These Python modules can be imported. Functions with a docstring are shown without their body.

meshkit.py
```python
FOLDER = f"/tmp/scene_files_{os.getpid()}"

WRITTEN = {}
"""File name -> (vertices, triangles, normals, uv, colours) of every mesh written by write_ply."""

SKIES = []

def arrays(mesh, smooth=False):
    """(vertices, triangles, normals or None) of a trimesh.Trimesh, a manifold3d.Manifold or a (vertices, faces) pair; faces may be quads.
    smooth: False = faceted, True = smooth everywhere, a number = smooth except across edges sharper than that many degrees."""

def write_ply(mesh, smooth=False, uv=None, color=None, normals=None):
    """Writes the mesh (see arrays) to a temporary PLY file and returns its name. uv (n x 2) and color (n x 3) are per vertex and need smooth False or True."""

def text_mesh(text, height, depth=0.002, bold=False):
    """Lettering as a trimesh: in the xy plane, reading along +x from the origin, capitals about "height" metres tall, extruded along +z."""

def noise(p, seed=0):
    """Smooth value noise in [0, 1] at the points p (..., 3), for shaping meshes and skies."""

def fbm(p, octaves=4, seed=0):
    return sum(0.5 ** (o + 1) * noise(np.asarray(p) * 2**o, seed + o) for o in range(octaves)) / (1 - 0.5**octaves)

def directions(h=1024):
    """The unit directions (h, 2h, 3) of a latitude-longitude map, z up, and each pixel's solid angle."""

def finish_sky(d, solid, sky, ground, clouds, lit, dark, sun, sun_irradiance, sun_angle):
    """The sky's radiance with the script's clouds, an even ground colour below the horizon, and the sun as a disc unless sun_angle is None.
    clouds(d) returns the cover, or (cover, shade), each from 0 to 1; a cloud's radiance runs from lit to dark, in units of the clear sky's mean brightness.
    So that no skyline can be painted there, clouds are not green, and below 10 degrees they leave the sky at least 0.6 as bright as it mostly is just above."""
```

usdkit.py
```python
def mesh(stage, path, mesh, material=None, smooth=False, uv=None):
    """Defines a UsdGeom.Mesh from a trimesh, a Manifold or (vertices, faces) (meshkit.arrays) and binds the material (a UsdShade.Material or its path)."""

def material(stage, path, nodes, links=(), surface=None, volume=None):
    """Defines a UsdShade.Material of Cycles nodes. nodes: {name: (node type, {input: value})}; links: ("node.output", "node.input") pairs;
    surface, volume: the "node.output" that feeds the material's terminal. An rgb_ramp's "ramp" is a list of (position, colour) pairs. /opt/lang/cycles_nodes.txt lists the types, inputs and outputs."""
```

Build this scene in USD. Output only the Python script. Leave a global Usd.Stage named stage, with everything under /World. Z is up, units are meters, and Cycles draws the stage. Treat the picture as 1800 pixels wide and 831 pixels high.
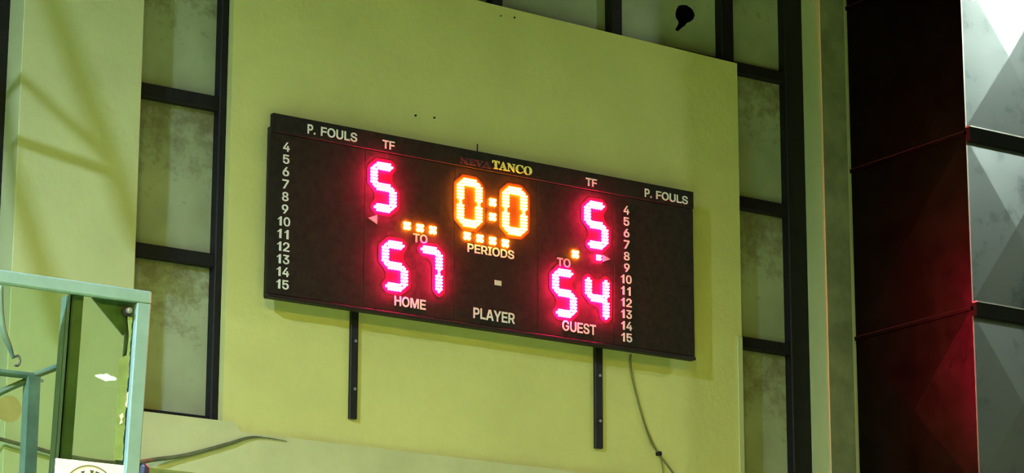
import math, random, glob
import numpy as np, trimesh, usdkit
from pxr import Usd, UsdGeom, UsdShade, Gf
from shapely import affinity, box as sbox, union_all
from shapely.geometry import Polygon, Point
stage = Usd.Stage.CreateInMemory()
UsdGeom.SetStageUpAxis(stage, 'Z'); UsdGeom.SetStageMetersPerUnit(stage, 1.0)
UsdGeom.Xform.Define(stage, '/World'); UsdGeom.Scope.Define(stage, '/World/Looks')
rng = random.Random(7)

# ------------------------------------------------------------------ camera
def cam_rows(yaw, pitch, roll):
    cy, sy, cp, sp = math.cos(yaw), math.sin(yaw), math.cos(pitch), math.sin(pitch)
    fwd = np.array([sy * cp, cy * cp, sp]); right = np.array([cy, -sy, 0.0]); up = np.cross(right, fwd)
    cr, sr = math.cos(roll), math.sin(roll)
    return cr * right + sr * up, -sr * right + cr * up, fwd
r_, u_, f_ = cam_rows(math.radians(34.2), math.radians(14.31), math.radians(0.14))
CAM = np.array([-8.5579, -12.7569, 1.6])
cam = UsdGeom.Camera.Define(stage, '/World/camera')
M = Gf.Matrix4d(*r_, 0, *u_, 0, *(-f_), 0, *CAM, 1)
cam.AddTransformOp().Set(M)
cam.CreateHorizontalApertureAttr(36.0); cam.CreateVerticalApertureAttr(36.0 * 831 / 1800)
cam.CreateFocalLengthAttr(100.0); cam.CreateClippingRangeAttr((0.1, 200.0))
cam.CreateExposureAttr(0.0)

# ------------------------------------------------------------------ lamps (high bays of the hall: place, radiance, colour)
# (x, y, z, radius, radiance, colour, label)
LAMPS = [
    (-9.8, -6.0, 8.5, 0.24, 4450, (0.70, 0.94, 1.42), 'high-bay hall lamp above the court, nearest to the end wall on its left'),
    (-3.2, -15.0, 8.9, 0.24, 4000, (0.46, 0.36, 0.05), 'high-bay hall lamp above mid-court, facing the scoreboard'),
    (8.0, -6.6, 10.1, 0.20, 1080, (0.86, 1.0, 0.92), 'high-bay hall lamp over the right side, lighting the metal duct'),
    (-9.8, -13.0, 8.7, 0.24, 4600, (1.42, 1.20, 0.20), 'high-bay hall lamp above the court, over the viewer on the left'),
]

# ------------------------------------------------------------------ helpers
used = {}
def numbered(parent, name):
    k = (parent, name); n = used.get(k, 0); used[k] = n + 1
    return f'{parent}/{name}' if n == 0 else f'{parent}/{name}_{n:03d}'
def ppath(p): return '/World' if p is None else str(p.GetPath())
def obj(name, mesh, mat, parent=None, loc=None, label=None, smooth=False, kind=None):
    m = usdkit.mesh(stage, numbered(ppath(parent), name), mesh, mat, smooth=smooth)
    if loc is not None: m.AddTranslateOp().Set(Gf.Vec3d(*map(float, loc)))
    p = m.GetPrim()
    if label: p.SetCustomDataByKey('label', label)
    if kind: p.SetCustomDataByKey('kind', kind)
    return p
def tag(p, label, cat=None, group=None, kind=None):
    for k, v in (('label', label), ('category', cat), ('group', group), ('kind', kind)):
        if v: p.SetCustomDataByKey(k, v)
    return p
def thing(name, label, cat, loc=(0, 0, 0), rotx=0, group=None, kind=None):
    x = UsdGeom.Xform.Define(stage, numbered('/World', name))
    x.AddTranslateOp().Set(Gf.Vec3d(*map(float, loc)))
    if rotx: x.AddRotateXOp().Set(rotx)
    return tag(x.GetPrim(), label, cat, group, kind)
def cat_(*ms): return trimesh.util.concatenate([m for m in ms])
def bx(x0, x1, y0, y1, z0, z1, c=0.0):
    """box from bounds, with chamfered edges when c > 0"""
    if c <= 0:
        b = trimesh.creation.box((x1 - x0, y1 - y0, z1 - z0)); b.apply_translation(((x0 + x1) / 2, (y0 + y1) / 2, (z0 + z1) / 2)); return b
    h = np.array([x1 - x0, y1 - y0, z1 - z0]) / 2; ctr = np.array([x0 + x1, y0 + y1, z0 + z1]) / 2
    pts = []
    for s in np.ndindex(2, 2, 2):
        sg = np.array(s) * 2 - 1
        for ax in range(3):
            q = h - c; q[ax] = h[ax]; pts.append(sg * q)
    return trimesh.Trimesh(np.array(pts) + ctr, process=False).convex_hull
def tube(pts, r, n=10, closed=True):
    P = np.asarray(pts, float); k = len(P)
    T = np.gradient(P, axis=0); T /= np.linalg.norm(T, axis=1, keepdims=True)
    up = np.array([0, 0, 1.0]) if abs(T[0][2]) < .9 else np.array([1.0, 0, 0])
    V = []; r = np.atleast_1d(np.asarray(r, float)); rr = np.interp(np.linspace(0, 1, k), np.linspace(0, 1, len(r)), r) if len(r) > 1 else np.full(k, r[0])
    for i in range(k):
        a = np.cross(up, T[i]); a /= np.linalg.norm(a); b = np.cross(T[i], a); up = b
        for j in range(n):
            t = 2 * math.pi * j / n; V.append(P[i] + rr[i] * (math.cos(t) * a + math.sin(t) * b))
    F = []
    for i in range(k - 1):
        for j in range(n):
            p, q = i * n + j, i * n + (j + 1) % n
            F += [(p, q, q + n), (p, q + n, p + n)]
    if closed:
        V += [P[0], P[-1]]; c0, c1 = k * n, k * n + 1
        for j in range(n):
            F += [(c0, (j + 1) % n, j), (c1, (k - 1) * n + j, (k - 1) * n + (j + 1) % n)]
    return trimesh.Trimesh(np.array(V), np.array(F), process=False)
def spline(pts, n=8):
    P = np.asarray(pts, float); out = []
    Q = np.vstack([2 * P[0] - P[1], P, 2 * P[-1] - P[-2]])
    for i in range(1, len(Q) - 2):
        for t in np.linspace(0, 1, n, endpoint=False):
            a, b, c, d = Q[i - 1], Q[i], Q[i + 1], Q[i + 2]
            out.append(.5 * (2 * b + (c - a) * t + (2 * a - 5 * b + 4 * c - d) * t * t + (3 * b - a - 3 * c + d) * t ** 3))
    return np.array(out + [P[-1]])
def slab(poly, y0, y1):
    """extrude a polygon drawn in x, z between two depths y0 < y1"""
    geoms = getattr(poly, 'geoms', [poly])
    m = cat_(*[trimesh.creation.extrude_polygon(g, y1 - y0, engine='earcut') for g in geoms])
    v = m.vertices.copy(); m = trimesh.Trimesh(np.stack([v[:, 0], y1 - v[:, 2], v[:, 1]], 1), m.faces, process=False)
    return m
def cyl(c, r, y0, y1, n=20):
    return slab(Point(c[0], c[1]).buffer(r, quad_segs=max(2, n // 4)), y0, y1)
def lathe(prof, n=32):
    P = np.array(prof, float); V = []; F = []
    for i in range(n):
        a = 2 * math.pi * i / n
        V += [(p[0] * math.cos(a), p[0] * math.sin(a), p[1]) for p in P]
    k = len(P)
    for i in range(n):
        for j in range(k - 1):
            a, b = i * k + j, ((i + 1) % n) * k + j
            F += [(a, b, b + 1), (a, b + 1, a + 1)]
    return trimesh.Trimesh(np.array(V), np.array(F), process=True)

MATH_FONT, SANS_FONT = (glob.glob(f'/opt/blender-*/*/datafiles/fonts/{n}.woff2')[0] for n in ('NotoSansMath-Regular', 'Inter'))
def glyphs(text, style):
    from PIL import Image, ImageDraw, ImageFont
    if style == 'serif':
        t = ''.join(chr(0x1D400 + ord(c) - 65) for c in text); font = ImageFont.truetype(MATH_FONT, 96); sw = 2
    else:
        t = text; font = ImageFont.truetype(SANS_FONT, 96); font.set_variation_by_axes([32, 660]); sw = 0
    a, b, c, d = font.getbbox(t, anchor='ls', stroke_width=sw)
    im = Image.new('L', (c - a + 8, d - b + 8)); ImageDraw.Draw(im).text((4 - a, 4 - b), t, 255, font, anchor='ls', stroke_width=sw)
    on = np.pad(np.asarray(im) > 127, ((0, 0), (1, 1))).astype(np.int8)
    rows, st = np.nonzero(np.diff(on, axis=1) == 1); en = np.nonzero(np.diff(on, axis=1) == -1)[1]
    return union_all(sbox(st, -rows - 1, en, -rows)).buffer(.6).buffer(-.6).simplify(.7)
def fit(s, x0, x1, z0, z1):
    bx0, bz0, bx1, bz1 = s.bounds
    sx, sz = (x1 - x0) / (bx1 - bx0), (z1 - z0) / (bz1 - bz0)
    return affinity.affine_transform(s, [sx, 0, 0, sz, x0 - bx0 * sx, z0 - bz0 * sz])
def lettering(text, x0, x1, z0, z1, y, style='sans', depth=0.0026):
    """flat printed letters filling x0..x1, capitals from z0 to z1, facing -y"""
    return slab(fit(glyphs(text, style), x0, x1, z0, z1), y - depth, y)
ONE = Polygon([(.38, 0), (.38, .74), (.20, .60), (.20, .745), (.30, .80), (.45, 1.0), (.60, 1.0), (.60, 0)])
def numeral(text, cx, z0, z1, y):
    """a printed number, right-hand digit centred on cx"""
    w, adv = .039, .0425; out = []
    for i, c in enumerate(reversed(text)):
        x = cx - i * adv
        out.append(fit(ONE, x - .012, x + .012, z0, z1) if c == '1' else fit(glyphs(c, 'sans'), x - w / 2, x + w / 2, z0, z1))
    return slab(union_all(out), y - .0026, y)

# ------------------------------------------------------------------ materials
def L(n): return '/World/Looks/' + n
def plain(name, col, rough=.6, metal=0.0, spec=.5, noise=None, amount=.15, bump=0.0, bscale=60.0):
    nodes = {'p': ('principled_bsdf', {'roughness': rough, 'metallic': metal, 'specular_ior_level': spec})}
    links = []
    if noise:
        c = np.array(col)
        nodes['g'] = ('geometry', {})
        nodes['n'] = ('noise_texture', {'scale': noise, 'detail': 5.0, 'roughness': .6})
        nodes['r'] = ('rgb_ramp', {'ramp': [(.3, tuple(c * (1 - amount))), (.7, tuple(np.minimum(c * (1 + amount), 1)))]})
        links += [('g.position', 'n.vector'), ('n.fac', 'r.fac'), ('r.color', 'p.base_color')]
    else:
        nodes['p'][1]['base_color'] = col
    if bump:
        nodes['gb'] = ('geometry', {}); nodes['nb'] = ('noise_texture', {'scale': bscale, 'detail': 3.0})
        nodes['b'] = ('bump', {'strength': bump, 'distance': .01})
        links += [('gb.position', 'nb.vector'), ('nb.fac', 'b.height'), ('b.normal', 'p.normal')]
    return usdkit.material(stage, L(name), nodes, links, surface='p.BSDF')
wall_paint = plain('wall_paint', (.62, .60, .21), .75, noise=1.7, amount=.07, bump=.25, bscale=25)
column_paint = plain('column_paint', (.50, .52, .24), .7, noise=1.3, amount=.08, bump=.25, bscale=20)
ledge_paint = plain('ledge_paint', (.52, .52, .27), .75, noise=3.0, amount=.10, bump=.3, bscale=20)
far_paint = plain('far_paint', (.06, .06, .045), .8, noise=.6, amount=.1)
ceiling_paint = plain('ceiling_paint', (.06, .06, .055), .9, noise=.8)
court_floor = plain('court_floor', (.28, .48, .26), .45, noise=.5, amount=.15)
frame_black = plain('frame_black', (.007, .006, .007), .6, spec=.3, noise=14, amount=.4, bump=.3, bscale=40)
rail_black = plain('rail_black', (.010, .010, .010), .5, spec=.4)
board_face = plain('board_face', (.021, .015, .011), .75, spec=.15, noise=30, amount=.3)
board_head = plain('board_head', (.019, .015, .011), .75, spec=.15, noise=30, amount=.3)
board_edge = plain('board_edge', (.012, .010, .009), .6, spec=.3)
print_white = plain('print_white', (.78, .76, .68), .6)
print_tan = plain('print_tan', (.50, .42, .33), .6)
print_gold = plain('print_gold', (.75, .72, .16), .6)
print_red = plain('print_red', (.09, .010, .016), .6)
bolt_steel = plain('bolt_steel', (.55, .58, .55), .35, metal=.8)
cable_olive = plain('cable_olive', (.16, .17, .05), .6)
wire_grey = plain('wire_grey', (.11, .12, .06), .6, noise=9, amount=.4)
bb_frame = plain('backboard_white', (.19, .29, .27), .45, noise=12, amount=.08)
bb_steel = plain('backboard_steel', (.095, .15, .11), .5, noise=10, amount=.25)
bb_steel_light = plain('backboard_steel_light', (.15, .21, .15), .5, noise=10, amount=.2)
gusset_green = plain('gusset_green', (.13, .20, .13), .5, noise=20, amount=.3)
sticker_tan = plain('sticker_tan', (.17, .165, .05), .6, noise=25, amount=.1)
sign_white = plain('sign_white', (.78, .80, .74), .5)
sign_ink = plain('sign_ink', (.05, .06, .05), .6)
sign_ring = plain('sign_ring', (.20, .15, .11), .6)
tape_olive = plain('tape_olive', (.18, .24, .07), .6, noise=14, amount=.22)
paint_fleck = plain('paint_fleck', (.60, .66, .50), .6)
pad_navy = plain('pad_navy', (.010, .018, .055), .55)
lamp_shell = plain('lamp_shell', (.35, .36, .36), .35, metal=.8)
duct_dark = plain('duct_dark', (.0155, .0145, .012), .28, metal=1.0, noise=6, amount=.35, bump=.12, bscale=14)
strip_olive = plain('strip_olive', (.19, .21, .11), .75, noise=5, amount=.35)  # tone of the added strip that darkens the right pilaster front
duct_trim = plain('duct_trim', (.60, .60, .50), .35, metal=1.0)
rust_trim = plain('rust_trim', (.014, .010, .008), .8, spec=.1, noise=18, amount=.4)
flange_black = plain('flange_black', (.007, .0065, .006), .8, spec=.1)
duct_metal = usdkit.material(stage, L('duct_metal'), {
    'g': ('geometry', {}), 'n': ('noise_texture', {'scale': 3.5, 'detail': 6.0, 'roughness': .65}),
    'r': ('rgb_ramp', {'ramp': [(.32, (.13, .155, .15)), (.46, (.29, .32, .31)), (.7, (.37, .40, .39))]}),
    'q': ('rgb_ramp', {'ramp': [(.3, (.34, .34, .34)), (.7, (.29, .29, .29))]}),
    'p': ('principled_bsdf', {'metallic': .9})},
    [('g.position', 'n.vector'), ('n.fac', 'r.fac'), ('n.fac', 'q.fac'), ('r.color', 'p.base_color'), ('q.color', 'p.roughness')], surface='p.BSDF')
# dirty frosted pane: pale glass, grime creeping down from the head of each pane
pane_glass = usdkit.material(stage, L('pane_glass'), {
    't': ('texture_coordinate', {}), 'g': ('geometry', {}), 'oi': ('object_info', {}),
    'n1': ('noise_texture', {'scale': 2.6, 'detail': 4.0}), 'n2': ('noise_texture', {'scale': 13.0, 'detail': 6.0, 'roughness': .7}),
    'r1': ('rgb_ramp', {'ramp': [(.3, (.27, .30, .18)), (.7, (.40, .44, .27))]}),
    's': ('separate_xyz', {}), 'mr': ('map_range', {'from_min': -.20, 'from_max': .40, 'to_min': -.14, 'to_max': .22, 'clamp': True}),
    'ad': ('math', {'math_type': 'add'}), 'r2': ('rgb_ramp', {'ramp': [(.50, (0, 0, 0)), (.60, (.35, .35, .35)), (.78, (.8, .8, .8))]}),
    'mx': ('mix_color', {'b': (.14, .115, .05)}), 'p': ('principled_bsdf', {'roughness': .42, 'specular_ior_level': .4})},
    [('g.position', 'n1.vector'), ('g.position', 'n2.vector'), ('n1.fac', 'r1.fac'), ('t.object', 's.vector'), ('s.z', 'mr.value'),
     ('n2.fac', 'ad.value1'), ('mr.result', 'ad.value2'), ('ad.value', 'r2.fac'), ('r2.color', 'mx.fac'), ('r1.color', 'mx.a'), ('mx.result', 'p.base_color')],
    surface='p.BSDF')
clear_glass = usdkit.material(stage, L('clear_glass'), {
    't': ('transparent_bsdf', {'color': (.86, .93, .84)}), 'gl': ('glossy_bsdf', {'color': (1, 1, 1), 'roughness': .006}),
    'f': ('fresnel', {'IOR': 1.5}), 'm': ('mix_closure', {})},
    [('f.fac', 'm.fac'), ('t.BSDF', 'm.closure1'), ('gl.BSDF', 'm.closure2')], surface='m.closure')
def glow(name, col):
    return usdkit.material(stage, L(name), {'e': ('emission', {'color': col, 'strength': 1.0})}, surface='e.emission')
led_red = glow('led_red', (1300.0, 4.0, 95.0))
led_amber = glow('led_amber', (400.0, 72.0, 1.4))
led_red_halo = plain('led_red_halo', (.050, .003, .007), .6, spec=.2)  # reddish plate colour put in for the glow around the digits
led_amber_halo = plain('led_amber_halo', (.050, .016, .004), .6, spec=.2)  # amber glow around the digits, put into the plate colour
led_pale = plain('led_pale', (.62, .68, .56), .5)

# ------------------------------------------------------------------ the hall
FLOOD = (9.70, -32.738, 5.657)
ZC = 10.42
XL, XR, YB = -19.0, 10.0, -36.0
tag(obj('floor', bx(XL, XR, YB, .4, -.2, 0), court_floor), 'indoor court floor below the scoreboard wall', 'floor', kind='structure')
tag(obj('ceiling', bx(XL, XR, YB, .4, ZC, ZC + .2), ceiling_paint), 'dark hall ceiling above the end wall', 'ceiling', kind='structure')
tag(obj('wall_left', bx(XL - .2, XL, YB, .4, 0, ZC), far_paint), 'side wall of the hall, left of the court', 'wall', kind='structure')
tag(obj('wall_right', bx(XR, XR + .2, YB, .4, 0, ZC), far_paint), 'side wall of the hall, right of the duct', 'wall', kind='structure')
tag(obj('wall_back', bx(XL, XR, YB - .2, YB, 0, ZC), far_paint), 'end wall of the hall behind the viewer', 'wall', kind='structure')

wf = thing('wall_front', 'yellow-green end wall with projecting pilasters and a ledge under the windows', 'wall', kind='structure')
obj('lower_wall', bx(XL, XR, .0, .30, 0, 4.17), ledge_paint, wf)
obj('ledge', slab(Polygon([(-2.28, 4.0), (2.31, 4.0), (2.31, 4.235), (-1.60, 4.235), (-1.625, 4.250), (-1.642, 4.276), (-1.655, 4.283), (-2.28, 4.283)]), -.06, .22), ledge_paint, wf)
obj('window_sill', bx(-7.4, -2.942, -.06, .22, 4.0, 4.283, .008), ledge_paint, wf)
obj('pilaster', bx(-2.945, -2.274, -.119, .30, 0, ZC, .004), column_paint, wf)
obj('pilaster', bx(2.308, 2.97, -.119, .30, 0, ZC, .004), column_paint, wf)
obj('pilaster', bx(-8.06, -7.40, -.119, .30, 0, ZC, .004), column_paint, wf)
obj('upper_wall', bx(-7.4, 2.31, .0, .30, 8.62, ZC), column_paint, wf)
obj('blank_wall', bx(2.97, XR, .0, .30, 4.17, ZC), column_paint, wf)
obj('blank_wall', bx(XL, -8.06, .0, .30, 4.17, ZC), column_paint, wf)

# windows: black steel grid with dirty panes
ROWS = [(4.325, 5.118), (5.188, 5.972), (6.048, 6.817), (6.888, 7.72), (7.80, 8.56)]
def pane(parent, x0, x1, z0, z1, hole=None):
    cx, cz = (x0 + x1) / 2, (z0 + z1) / 2
    p = sbox(x0 - .01 - cx, z0 - .01 - cz, x1 + .01 - cx, z1 + .01 - cz)
    if hole is not None: p = p.difference(affinity.translate(hole, -cx, -cz))
    return obj('pane', slab(p, -.003, .003), pane_glass, parent, loc=(cx, .12, cz), label='dirty pane with a jagged hole broken through it' if hole is not None else None)
def bars(parent, xs, x0, x1, zbot=4.29, ztop=8.62):
    for a, b in xs: obj('mullion', bx(a, b, .055, .16, zbot, ztop, .006), frame_black, parent)
    for a, b in [(zbot, ROWS[0][0])] + [(ROWS[i][1], ROWS[i + 1][0]) for i in range(4)] + [(ROWS[4][1], ztop)]:
        obj('transom', bx(x0, x1, .066, .155, a, b, .006), frame_black, parent)
w1 = thing('window_1', 'tall black-framed window of dirty panes, half covered by the yellow scoreboard panel', 'window', kind='structure')
XS = [(-2.30, -2.22), (-1.726, -1.670), (-.852, -.772), (.008, .083), (.850, .933), (1.677, 1.772), (2.17, 2.33)]
bars(w1, XS, -2.3, 2.33)
hole = Polygon(spline([(1.379, 7.143), (1.406, 7.173), (1.462, 7.195), (1.509, 7.179), (1.526, 7.15), (1.508, 7.114), (1.469, 7.088), (1.43, 7.052), (1.390, 7.016), (1.376, 7.03), (1.395, 7.067), (1.383, 7.1), (1.379, 7.143)], 4)[:, :2].tolist()) if False else Polygon([(1.374, 7.120), (1.381, 7.150), (1.398, 7.178), (1.432, 7.193), (1.468, 7.196), (1.505, 7.181), (1.521, 7.160), (1.524, 7.142), (1.512, 7.116), (1.486, 7.094), (1.462, 7.083), (1.446, 7.062), (1.424, 7.045), (1.397, 7.019), (1.379, 7.015), (1.372, 7.026), (1.386, 7.046), (1.397, 7.066), (1.394, 7.082), (1.378, 7.098)])
for i in range(6):
    x0, x1 = XS[i][1], XS[i + 1][0]
    for j, (z0, z1) in enumerate(ROWS):
        if j < 3 and 1 <= i <= 4: continue
        pane(w1, x0, x1, z0, z1, hole if (i == 4 and j == 3) else None)
w2 = thing('window_2', 'black-framed window of dirty panes left of the left pilaster', 'window', kind='structure')
XS2 = [(-7.42, -7.36), (-6.3, -6.22), (-5.2, -5.12), (-4.1, -4.02), (-3.045, -2.93)]
bars(w2, XS2, -7.4, -2.94)
for i in range(4):
    for z0, z1 in ROWS: pane(w2, XS2[i][1], XS2[i + 1][0], z0, z1)
# added black sheet standing in for the night outside the broken pane
tag(obj('night_backing_2', bx(-7.4, 2.4, .30, .34, 4.1, 8.8), frame_black), 'added black backing standing in for the night outside the windows', 'shutter', kind='structure')

# the yellow board panel that closes the middle of the window
tp = thing('trim_1', 'large yellow-green painted panel closing the window middle, carrying the scoreboard', 'wall panel', kind='structure')
pp = Polygon([(-1.686, 4.16), (1.745, 4.16), (1.748, 6.848), (-1.686, 6.905)])
obj('panel_board', slab(pp, .0, .052), wall_paint, tp)
obj('edge_batten', bx(1.705, 1.7445, -.012, .0, 4.236, 5.165, .004), column_paint, tp)
for x, z, r in [(-.536, 6.129, .006), (-.413, 6.137, .006), (.03, 6.817, .004), (.124, 6.825, .005)]:
    obj('nail', cyl((x, z), r, -.006, .0, 8), rust_trim, tp)

# ------------------------------------------------------------------ scoreboard (local x = 0..2.8, z = 0..1, front face at y = 0)
sb = thing('scoreboard', 'black electronic basketball scoreboard with glowing red and amber digits', 'scoreboard', (-1.5, -.12, 4.95))
obj('cabinet', bx(-.008, 2.80, .006, .045, .004, .93, .004), board_edge, sb)
edges = [-.012, .573, 1.150, 1.703, 2.227, 2.803]
for i in range(5):
    obj('face_panel', bx(edges[i] + .0007, edges[i + 1] - .0007, .0, .012, .022, .893, .0015), board_face, sb)
obj('header_strip', bx(.0, 2.806, -.003, .030, .8975, 1.0, .002), board_head, sb)
obj('bottom_trim', bx(-.004, 2.806, -.006, .045, .0, .018, .002), board_edge, sb)
obj('antenna', bx(1.309, 1.314, .02, .025, .995, 1.05), rail_black, sb, label='thin short black antenna standing on the top edge')
for x0, x1, zb in ((.561, .606, -.565), (2.166, 2.217, -.560)):
    obj('standoff', bx(x0, x1, .045, .095, .70, .76), rail_black, sb); obj('standoff', bx(x0, x1, .045, .095, .15, .21), rail_black, sb)
    rl = obj('mounting_rail', bx(x0, x1, .095, .118, zb, .85, .002), rail_black, sb)
    for zz in (-.145, -.405): obj('bolt', cyl(((x0 + x1) / 2 + .003, zz), .008, .087, .095, 12), bolt_steel, rl)

def led(cx, cz, r=.0078, h=.0105, n=7):
    a = np.arange(n) * 2 * math.pi / n + .2
    V = [(cx + r * math.cos(t), 0, cz + r * math.sin(t)) for t in a] + [(cx + .66 * r * math.cos(t), -h, cz + .66 * r * math.sin(t)) for t in a] + [(cx, -h * 1.15, cz)]
    F = []
    for i in range(n):
        j = (i + 1) % n
        F += [(i, j, n + j), (i, n + j, n + i), (n + i, n + j, 2 * n)]
    return trimesh.Trimesh(np.array(V), np.array(F), process=False)
DW, DH = .166, .277
XLn, XRn, ZTn, ZMn, ZBn = .0225, .1435, .2545, .1385, .0225
def seg_dots(s):
    out = []
    if s in 'adg':
        z = {'a': ZTn, 'g': ZMn, 'd': ZBn}[s]; c = (XLn + XRn) / 2
        for k in range(-2, 3):
            for q in (-1, 0, 1): out.append((c + k * .0178, z + q * .0145))
        out += [(c - .0505, z), (c + .0505, z)]
    else:
        x = XLn if s in 'ef' else XRn; c = (ZTn + ZMn) / 2 if s in 'bf' else (ZBn + ZMn) / 2
        for k in range(-2, 3):
            for q in (-1, 0, 1): out.append((x + q * .0145, c + k * .0178))
        out += [(x, c - .0495), (x, c + .0495)]
    return out
SEG = {'0': 'abcdef', '5': 'afgcd', '7': 'abc', '4': 'fgbc'}
def digit(ch, x, z, mat, what):
    halo = union_all([Point(x + px, z + pz).buffer(.030, quad_segs=4) for q in SEG[ch] for px, pz in seg_dots(q)]).buffer(.05, quad_segs=3).buffer(-.05, quad_segs=3)
    plate = obj('digit_display', slab(halo.simplify(.0008), -.0015, .0), led_red_halo if mat is led_red else led_amber_halo, sb, label=what)
    for s in SEG[ch]:
        m = cat_(*[led(x + px, z + pz) for px, pz in seg_dots(s)]); m.apply_translation((0, -.0015, 0))
        obj('lit_segment', m, mat, plate)
digit('5', .606, .560, led_red, 'red digit 5 under the left TF')
digit('0', 1.163, .557, led_amber, 'amber digit 0 left of the colon')
digit('0', 1.463, .556, led_amber, 'amber digit 0 right of the colon')
digit('5', .684, .134, led_red, 'red digit 5 of the home score')
digit('7', .906, .137, led_red, 'red digit 7 of the home score')
digit('5', 1.800, .133, led_red, 'red digit 5 of the guest score')
digit('4', 2.026, .133, led_red, 'red digit 4 of the guest score')
digit('5', 2.021, .558, led_red, 'red digit 5 under the right TF')
def lamp_cluster(x, z, mat, what, pitch=.0235, r=.0115):
    m = cat_(*[led(x + i * pitch / 2, z + j * pitch / 2, r) for i in (-1, 1) for j in (-1, 1)] + [led(x, z, r * .6)])
    obj('indicator_lamp', m, mat, sb, label=what)
for z in (.723, .640): lamp_cluster(1.399, z, led_amber, 'amber colon lamp')
for x, z in ((1.232, .507), (1.316, .505), (1.400, .504), (1.485, .502)): lamp_cluster(x, z, led_amber, 'amber period lamp above PERIODS')
for x in (.843, .926, 1.008): lamp_cluster(x, .507, led_amber, 'amber time-out lamp above the left TO')
lamp_cluster(1.960, .507, led_amber, 'amber time-out lamp above the right TO')
lamp_cluster(2.122, .510, led_red, 'red possession lamp beside the right arrow', .0175, .0085)
obj('player_dash', bx(1.414, 1.459, -.003, .0, .256, .284, .001), led_pale, sb, label='small pale dash in the PLAYER field')
obj('possession_arrow', slab(Polygon([(.597, .515), (.653, .539), (.653, .488)]), -.0026, .0), print_tan, sb, label='pale arrow pointing left')
obj('possession_arrow', slab(Polygon([(2.150, .531), (2.203, .512), (2.150, .490)]), -.0026, .0), print_tan, sb, label='dim arrow pointing right')
HF = -.003
for t, x0, x1, z0, z1, y, m, st in [
    ('P.', .210, .258, .921, .973, HF, print_white, 'sans'), ('FOULS', .292, .518, .921, .973, HF, print_white, 'sans'), ('TF', .679, .756, .917, .964, HF, print_white, 'sans'),
    ('NEVA', 1.180, 1.384, .913, .950, HF, print_red, 'serif'), ('TANCO', 1.394, 1.662, .917, .966, HF, print_gold, 'serif'),
    ('TF', 2.033, 2.110, .919, .965, HF, print_white, 'sans'), ('P.', 2.450, 2.500, .916, .966, HF, print_white, 'sans'), ('FOULS', 2.532, 2.762, .916, .966, HF, print_white, 'sans'),
    ('TO', .883, .974, .424, .473, 0, print_tan, 'sans'), ('TO', 1.834, 1.926, .422, .473, 0, print_tan, 'sans'),
    ('PERIODS', 1.236, 1.544, .418, .468, 0, print_white, 'sans'), ('HOME', .769, .968, .056, .112, 0, print_white, 'sans'),
    ('PLAYER', 1.276, 1.548, .052, .112, 0, print_white, 'sans'), ('GUEST', 1.869, 2.101, .057, .118, 0, print_white, 'sans')]:
    obj('lettering', lettering(t, x0, x1, z0, z1, y, st), m, sb, label=f'{t} lettering')
for k in range(12):
    n = str(4 + k); z = .826 - k * .0680
    for cx, zz in ((.085, z), (2.320, .818 - k * .0678)):
        obj('numeral', numeral(n, cx + (0 if len(n) == 1 else .013), zz - .025, zz + .025, 0), print_white, sb, label=f'{n} numeral')

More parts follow.
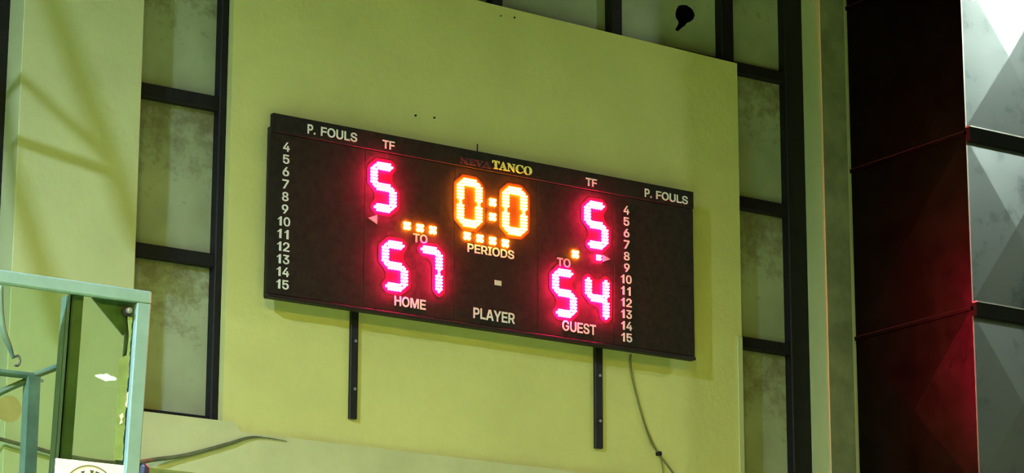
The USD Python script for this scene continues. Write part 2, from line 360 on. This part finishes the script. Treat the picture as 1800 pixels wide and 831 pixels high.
# ------------------------------------------------------------------ cables
cb = thing('power_cable', 'thin olive power cable hanging from the scoreboard underside down the yellow panel', 'cable')
obj('cord', tube(spline([(.917, -.020, 4.957), (.919, -.014, 4.91), (.930, -.012, 4.833), (.968, -.012, 4.706), (1.019, -.012, 4.563), (1.078, -.012, 4.452), (1.122, -.014, 4.394), (1.190, -.014, 4.329), (1.239, -.02, 4.280), (1.30, -.07, 4.22), (1.36, -.075, 4.05), (1.40, -.02, 3.6)]), .006, 8), cable_olive, cb, smooth=True)
obj('loose_strand', tube(spline([(.985, -.012, 4.665), (1.012, -.022, 4.55), (1.06, -.022, 4.45), (1.105, -.02, 4.408), (1.135, -.014, 4.36), (1.150, -.02, 4.27), (1.17, -.07, 4.20)]), .0035, 6), cable_olive, cb, smooth=True)
obj('cable_clip', bx(1.100, 1.130, -.028, .0, 4.392, 4.416, .004), frame_black, cb)
ww = thing('wall_wire', 'sagging grey-green wire strung along the ledge and across the left pilaster', 'wire')
obj('wire', tube(spline([(-1.34, -.066, 4.214), (-1.462, -.068, 4.219), (-1.565, -.071, 4.210), (-1.699, -.075, 4.160), (-1.928, -.077, 4.081), (-2.108, -.10, 4.038), (-2.233, -.15, 4.005), (-2.403, -.155, 3.985), (-2.65, -.155, 3.998), (-2.803, -.155, 4.019), (-2.983, -.155, 4.043), (-3.4, -.10, 4.12), (-4.2, -.075, 4.2)]), [.0015, .0035, .009, .011, .011, .011, .010, .010, .010, .010], 8), wire_grey, ww, smooth=True)

# ------------------------------------------------------------------ ventilation duct at the right
DX0, DX1, DY0, DY1 = 2.505, 3.215, -1.15, -.145
ad = thing('air_duct', 'tall rectangular sheet-metal duct with cross-creased panels and black flanged joints', 'duct')
def creased(p00, p10, p11, p01, nrm, h):
    """four triangles rising to a centre: a cross-broken sheet"""
    P = np.array([p00, p10, p11, p01], float); c = P.mean(0) + np.array(nrm) * h
    return trimesh.Trimesh(np.vstack([P, c]), [(0, 1, 4), (1, 2, 4), (2, 3, 4), (3, 0, 4)], process=False)
zs = [5.222 + 1.04 * k for k in range(-3, 5)] + [10.37]
for a, b in zip(zs[:-1], zs[1:]):
    z0, z1 = a + .028, b - .028
    obj('front_panel', creased((DX0, DY0, z0), (DX1, DY0, z0), (DX1, DY0, z1), (DX0, DY0, z1), (0, -1, 0), .020), duct_metal, ad)
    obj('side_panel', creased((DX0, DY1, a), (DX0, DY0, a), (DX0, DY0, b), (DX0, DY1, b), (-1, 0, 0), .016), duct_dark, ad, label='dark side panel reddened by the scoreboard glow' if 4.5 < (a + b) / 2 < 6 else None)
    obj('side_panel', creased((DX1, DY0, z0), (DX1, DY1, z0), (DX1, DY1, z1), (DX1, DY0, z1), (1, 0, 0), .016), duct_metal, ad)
    obj('corner_seam', bx(DX0 + .001, DX0 + .010, DY0 - .0015, DY0 + .002, z0, z1), duct_trim, ad)
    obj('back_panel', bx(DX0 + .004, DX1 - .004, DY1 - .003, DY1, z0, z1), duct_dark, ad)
for z in zs:
    fl = obj('flange', bx(DX0 + .001, DX1 + .012, DY0 - .035, DY0 + .01, z - .052, z + .028, .003), flange_black, ad)
    obj('flange_lip', bx(DX0 + .001, DX1 + .016, DY0 - .040, DY0 - .004, z + .028, z + .036), duct_trim, fl)
    obj('flange_lip', bx(DX0 - .012, DX0 + .004, DY0 - .001, DY1, z - .014, z + .004), duct_dark, fl)
    obj('flange_lip', bx(DX0 - .014, DX0 + .004, DY0 - .001, DY1, z + .004, z + .008), rust_trim, fl)

obj('darkening_strip', bx(2.3095, 2.500, -.1205, -.1192, 2.1, 10.3), strip_olive, ad, label='added dull olive strip darkening the pilaster front')  # added strip, darkens the front face of the right pilaster

# ------------------------------------------------------------------ basketball backboard (local origin at its upper right corner, tilted forward a little)
bb = thing('basketball_backboard', 'clear glass basketball backboard in a pale mint frame with dark steel supports behind', 'backboard', (-4.0, -3.7, 3.955), rotx=4.29)
WB, HB = 1.80, 1.05
obj('glass_sheet', bx(.012 - WB + .02, -.015, .010, .022, -HB + .02, -.02), clear_glass, bb)
obj('frame_bar', bx(.012 - WB, .012, -.012, .035, -.046, .0, .004), bb_frame, bb, label='top rail of the pale mint frame')
obj('frame_bar', bx(-.044, .012, -.012, .035, -HB, -.0465, .004), bb_frame, bb, label='right rail of the pale mint frame')
obj('frame_bar', bx(.012 - WB, .068 - WB, -.012, .035, -HB, -.0465, .004), bb_frame, bb)
obj('frame_bar', bx(.068 - WB, -.045, -.012, .035, -HB, -HB + .046, .004), bb_frame, bb)
gs = obj('corner_gusset', slab(Polygon([(-.208, -.047), (-.046, -.047), (-.046, -.12), (-.074, -.168)]), .024, .032), gusset_green, bb)
bsh = obj('bolt_shadow', cyl((-.076, -.080), .019, .004, .010, 20), rail_black, gs)  # black disc put in as the ring of shadow round the bolt
obj('bolt', cat_(cyl((-.070, -.079), .0115, -.006, .004, 6), cyl((-.070, -.079), .006, -.010, -.005, 12)), bolt_steel, gs)
obj('stiffener', bx(-.066, -.045, .023, .034, -HB + .05, -.10), bb_steel_light, bb)
# back channel: light side and dark web
ch = obj('support_channel', cat_(bx(-.287, -.241, .024, .034, -.93, -.040), bx(-.287, -.279, .024, .060, -.93, -.040)), bb_steel_light, bb)
obj('channel_flange', bx(-.287, -.279, .066, .11, -.93, -.046), bb_steel_light, ch)
obj('round_sticker', cyl((-.501, -.483), .047, .0085, .010, 40), sticker_tan, bb, label='round tan sticker on the glass')
sg = obj('sponsor_sign', bx(-.310, -.045, .002, .010, -.86, -.637), sign_white, bb, label='white sign plate with a ringed emblem')
obj('emblem_ring', slab(Point(-.175, -.757).buffer(.108, quad_segs=24).difference(Point(-.175, -.757).buffer(.1035, quad_segs=24)), .0008, .002), sign_ring, sg)
for t, ang in (('L', 17), ('I', -1), ('T', -17)):
    m = lettering(t, -.012 if t != 'I' else -.008, .012 if t != 'I' else .008, -.017, .017, .002, 'serif')
    m.apply_transform(trimesh.transformations.rotation_matrix(-math.radians(ang), (0, 1, 0)))
    a = math.radians(90 + ang * 1.15); m.apply_translation((-.172 + .073 * math.cos(a), 0, -.757 + .073 * math.sin(a)))
    obj('lettering', m, sign_ink, sg)
# ragged strip of old film along the right edge of the glass
zz = np.linspace(-.62, -.10, 40)
left = [(-.088 + .006 * math.sin(9 * z) + rng.uniform(-.004, .004) - (.012 if -.16 < z else 0), z) for z in zz]
right = [(-.047 - abs(rng.uniform(0, .006)), z) for z in zz[::-1]]
film = Polygon(left + right).buffer(0)
film = film.difference(Polygon([(-.10, -.26), (-.062, -.24), (-.058, -.17), (-.070, -.10), (-.12, -.10)]))
tp_ = obj('film_strip', slab(film, .0085, .010), tape_olive, bb, label='ragged olive strip of old film on the glass edge')
for pts in ([(-.075, -.46), (-.062, -.45), (-.058, -.462), (-.064, -.472), (-.060, -.485), (-.072, -.492), (-.068, -.474)], [(-.052, -.38), (-.046, -.37), (-.046, -.43), (-.055, -.42), (-.05, -.40)]):
    obj('paint_fleck', slab(Polygon(pts).buffer(0), .007, .0085), paint_fleck, tp_)
obj('edge_padding', bx(.008, .052, -.022, .050, -HB - .03, -.622, .016), pad_navy, bb, smooth=40)
obj('edge_padding', bx(.010 - WB - .04, .016 - WB, -.022, .050, -HB - .03, -.622, .016), pad_navy, bb, smooth=40)
obj('edge_padding', bx(.016 - WB, .008, -.022, .050, -HB - .04, -HB - .005, .012), pad_navy, bb, smooth=40)
# stand behind the glass
def w2l(p):
    t = math.radians(4.29); d = np.array(p, float) - (-4.0, -3.7, 3.955)
    return (d[0], d[1] * math.cos(t) + d[2] * math.sin(t), -d[1] * math.sin(t) + d[2] * math.cos(t))
def wtube(pts, r, n=10): return tube([w2l(p) for p in pts], r, n)
def wbar(a, b, w, d):
    A, B = np.array(w2l(a)), np.array(w2l(b)); ax = (B - A); ln = np.linalg.norm(ax); ax /= ln
    sx = np.array([1.0, 0, 0]) if abs(ax[0]) < .8 else np.array([0, 0, 1.0]); sx -= ax * sx.dot(ax); sx /= np.linalg.norm(sx); sy = np.cross(ax, sx)
    m = trimesh.creation.box((w, d, ln)); T = np.eye(4); T[:3, 0], T[:3, 1], T[:3, 2], T[:3, 3] = sx, sy, ax, (A + B) / 2
    m.apply_transform(T); return m
obj('support_post', wbar((-4.262, -3.3, .0), (-4.258, -3.3, 3.675), .046, .05), bb_steel, bb)
obj('support_post', wbar((-5.53, -3.3, .0), (-5.53, -3.3, 3.675), .046, .05), bb_steel, bb)
obj('cross_tube', wtube([(-5.55, -3.3, 3.672), (-5.0, -3.3, 3.672), (-4.25, -3.3, 3.679)], .013), bb_steel, bb)
obj('brace_tube', wtube([(-4.25, -3.3, 3.682), (-4.2, -3.3, 3.705), (-4.160, -3.3, 3.724)], .013), bb_steel_light, bb)
obj('brace_tube', wtube([(-4.262, -3.28, 3.668), (-4.33, -3.28, 3.632), (-4.40, -3.28, 3.592), (-4.9, -3.28, 3.33)], .012), bb_steel_light, bb)
obj('bolt', wtube([(-4.235, -3.3, 3.668), (-4.225, -3.3, 3.667), (-4.213, -3.3, 3.666)], .006, 8), bolt_steel, bb)
obj('hanging_strap', wtube(spline([(-4.398, -3.3, 4.0), (-4.392, -3.3, 3.90), (-4.378, -3.3, 3.83), (-4.352, -3.3, 3.775), (-4.335, -3.3, 3.735)]), [.009, .012, .012, .006], 8), bb_steel_light, bb, smooth=True)
obj('strap_hook', wtube(spline([(-4.338, -3.3, 3.74), (-4.318, -3.3, 3.748), (-4.309, -3.3, 3.732), (-4.316, -3.3, 3.712), (-4.330, -3.3, 3.712)]), .005, 8), sign_ring, bb, smooth=True)
for x in (-4.26, -5.53): obj('base_foot', cat_(trimesh.Trimesh(*(lambda m: (np.array([w2l(v) for v in m.vertices]), m.faces))(bx(x - .12, x + .12, -3.7, -2.7, .0, .06)), process=False)), bb_steel, bb)

# ------------------------------------------------------------------ lattice brace hanging above the backboard; its shadow crosses the left pilaster
lb = thing('lattice_brace', 'grey steel lattice brace under the ceiling, throwing a crossing shadow on the left pilaster', 'steel brace')
A0, A1 = np.array([-4.207, -1.3, 6.770]), np.array([-3.777, -1.3, 5.843]); D0, D1 = np.array([-4.364, -1.3, 6.071]), np.array([-4.169, -1.3, 5.587])
def upto(P, Q, z): return P + (Q - P) * (z - P[2]) / (Q[2] - P[2])
def rod(a, b, r): return tube([a, (np.array(a) + b) / 2, b], r, 10)
obj('chord', rod(upto(A0, A1, ZC), upto(A0, A1, 5.78), .040), bb_steel, lb)
obj('chord', rod(upto(D0, D1, ZC), upto(D0, D1, 5.35), .036), bb_steel, lb)
B0, B1, C0, C1 = np.array([-4.34, -1.3, 6.419]), np.array([-3.93, -1.3, 6.14]), np.array([-4.36, -1.3, 6.150]), np.array([-3.89, -1.3, 6.08])
obj('web', rod(np.array([-4.50, -1.3, 6.41]), B0, .02), bb_steel, lb)
obj('web', rod(B0, B1, .022), bb_steel, lb); obj('web', rod(C0, C1, .022), bb_steel, lb)
for k in range(1, 6): obj('web', rod(upto(D0, D1, 6.4 + .62 * k), upto(A0, A1, 6.6 + .62 * k + (.3 if k % 2 else -.3)), .022), bb_steel, lb)

# ------------------------------------------------------------------ hall lamps
for i, (x, y, z, r, rad, col, lab) in enumerate(LAMPS):
    t = thing('ceiling_lamp', lab, 'lamp', (x, y, z))
    obj('housing', lathe([(.07, .30), (.09, .28), (.12, .12), (r + .05, .02), (r + .05, -.05), (r + .035, -.05), (r + .035, .015), (.10, .10), (.0, .10)]), lamp_shell, t, smooth=30)
    obj('hanger_rod', tube([(0, 0, .28), (0, 0, (ZC - z) / 2), (0, 0, ZC - z)], .02, 8), lamp_shell, t)
    e = glow(f'lamp_glow_{i}', tuple(rad * np.array(col)))
    obj('diffuser', lathe([(.0, .016), (r, .016), (r, .010), (.0, .006)], 24), e, t)

# floodlight on the right-hand wall, far down the hall: it is what the glass backboard mirrors
fl_ = thing('wall_floodlight', 'wide wall floodlight far down the hall, mirrored as a bright glint in the glass backboard', 'lamp', FLOOD)
def ellipsoid(a, b, c):
    m = trimesh.creation.icosphere(2); m.vertices *= (a, b, c)
    m.apply_transform(trimesh.transformations.rotation_matrix(-math.radians(25.5), (0, 0, 1))); return m
obj('lens', ellipsoid(.25, .03, .038), glow('flood_lens', (14.0, 22.0, 16.0)), fl_)
obj('bulb', trimesh.creation.icosphere(2, .05), glow('flood_bulb', (110.0, 140.0, 115.0)), fl_)
obj('bracket', bx(.0, XR - FLOOD[0], -.03, .03, -.14, -.09), lamp_shell, fl_)
obj('yoke', bx(-.03, .03, -.03, .03, -.12, -.07), lamp_shell, fl_)
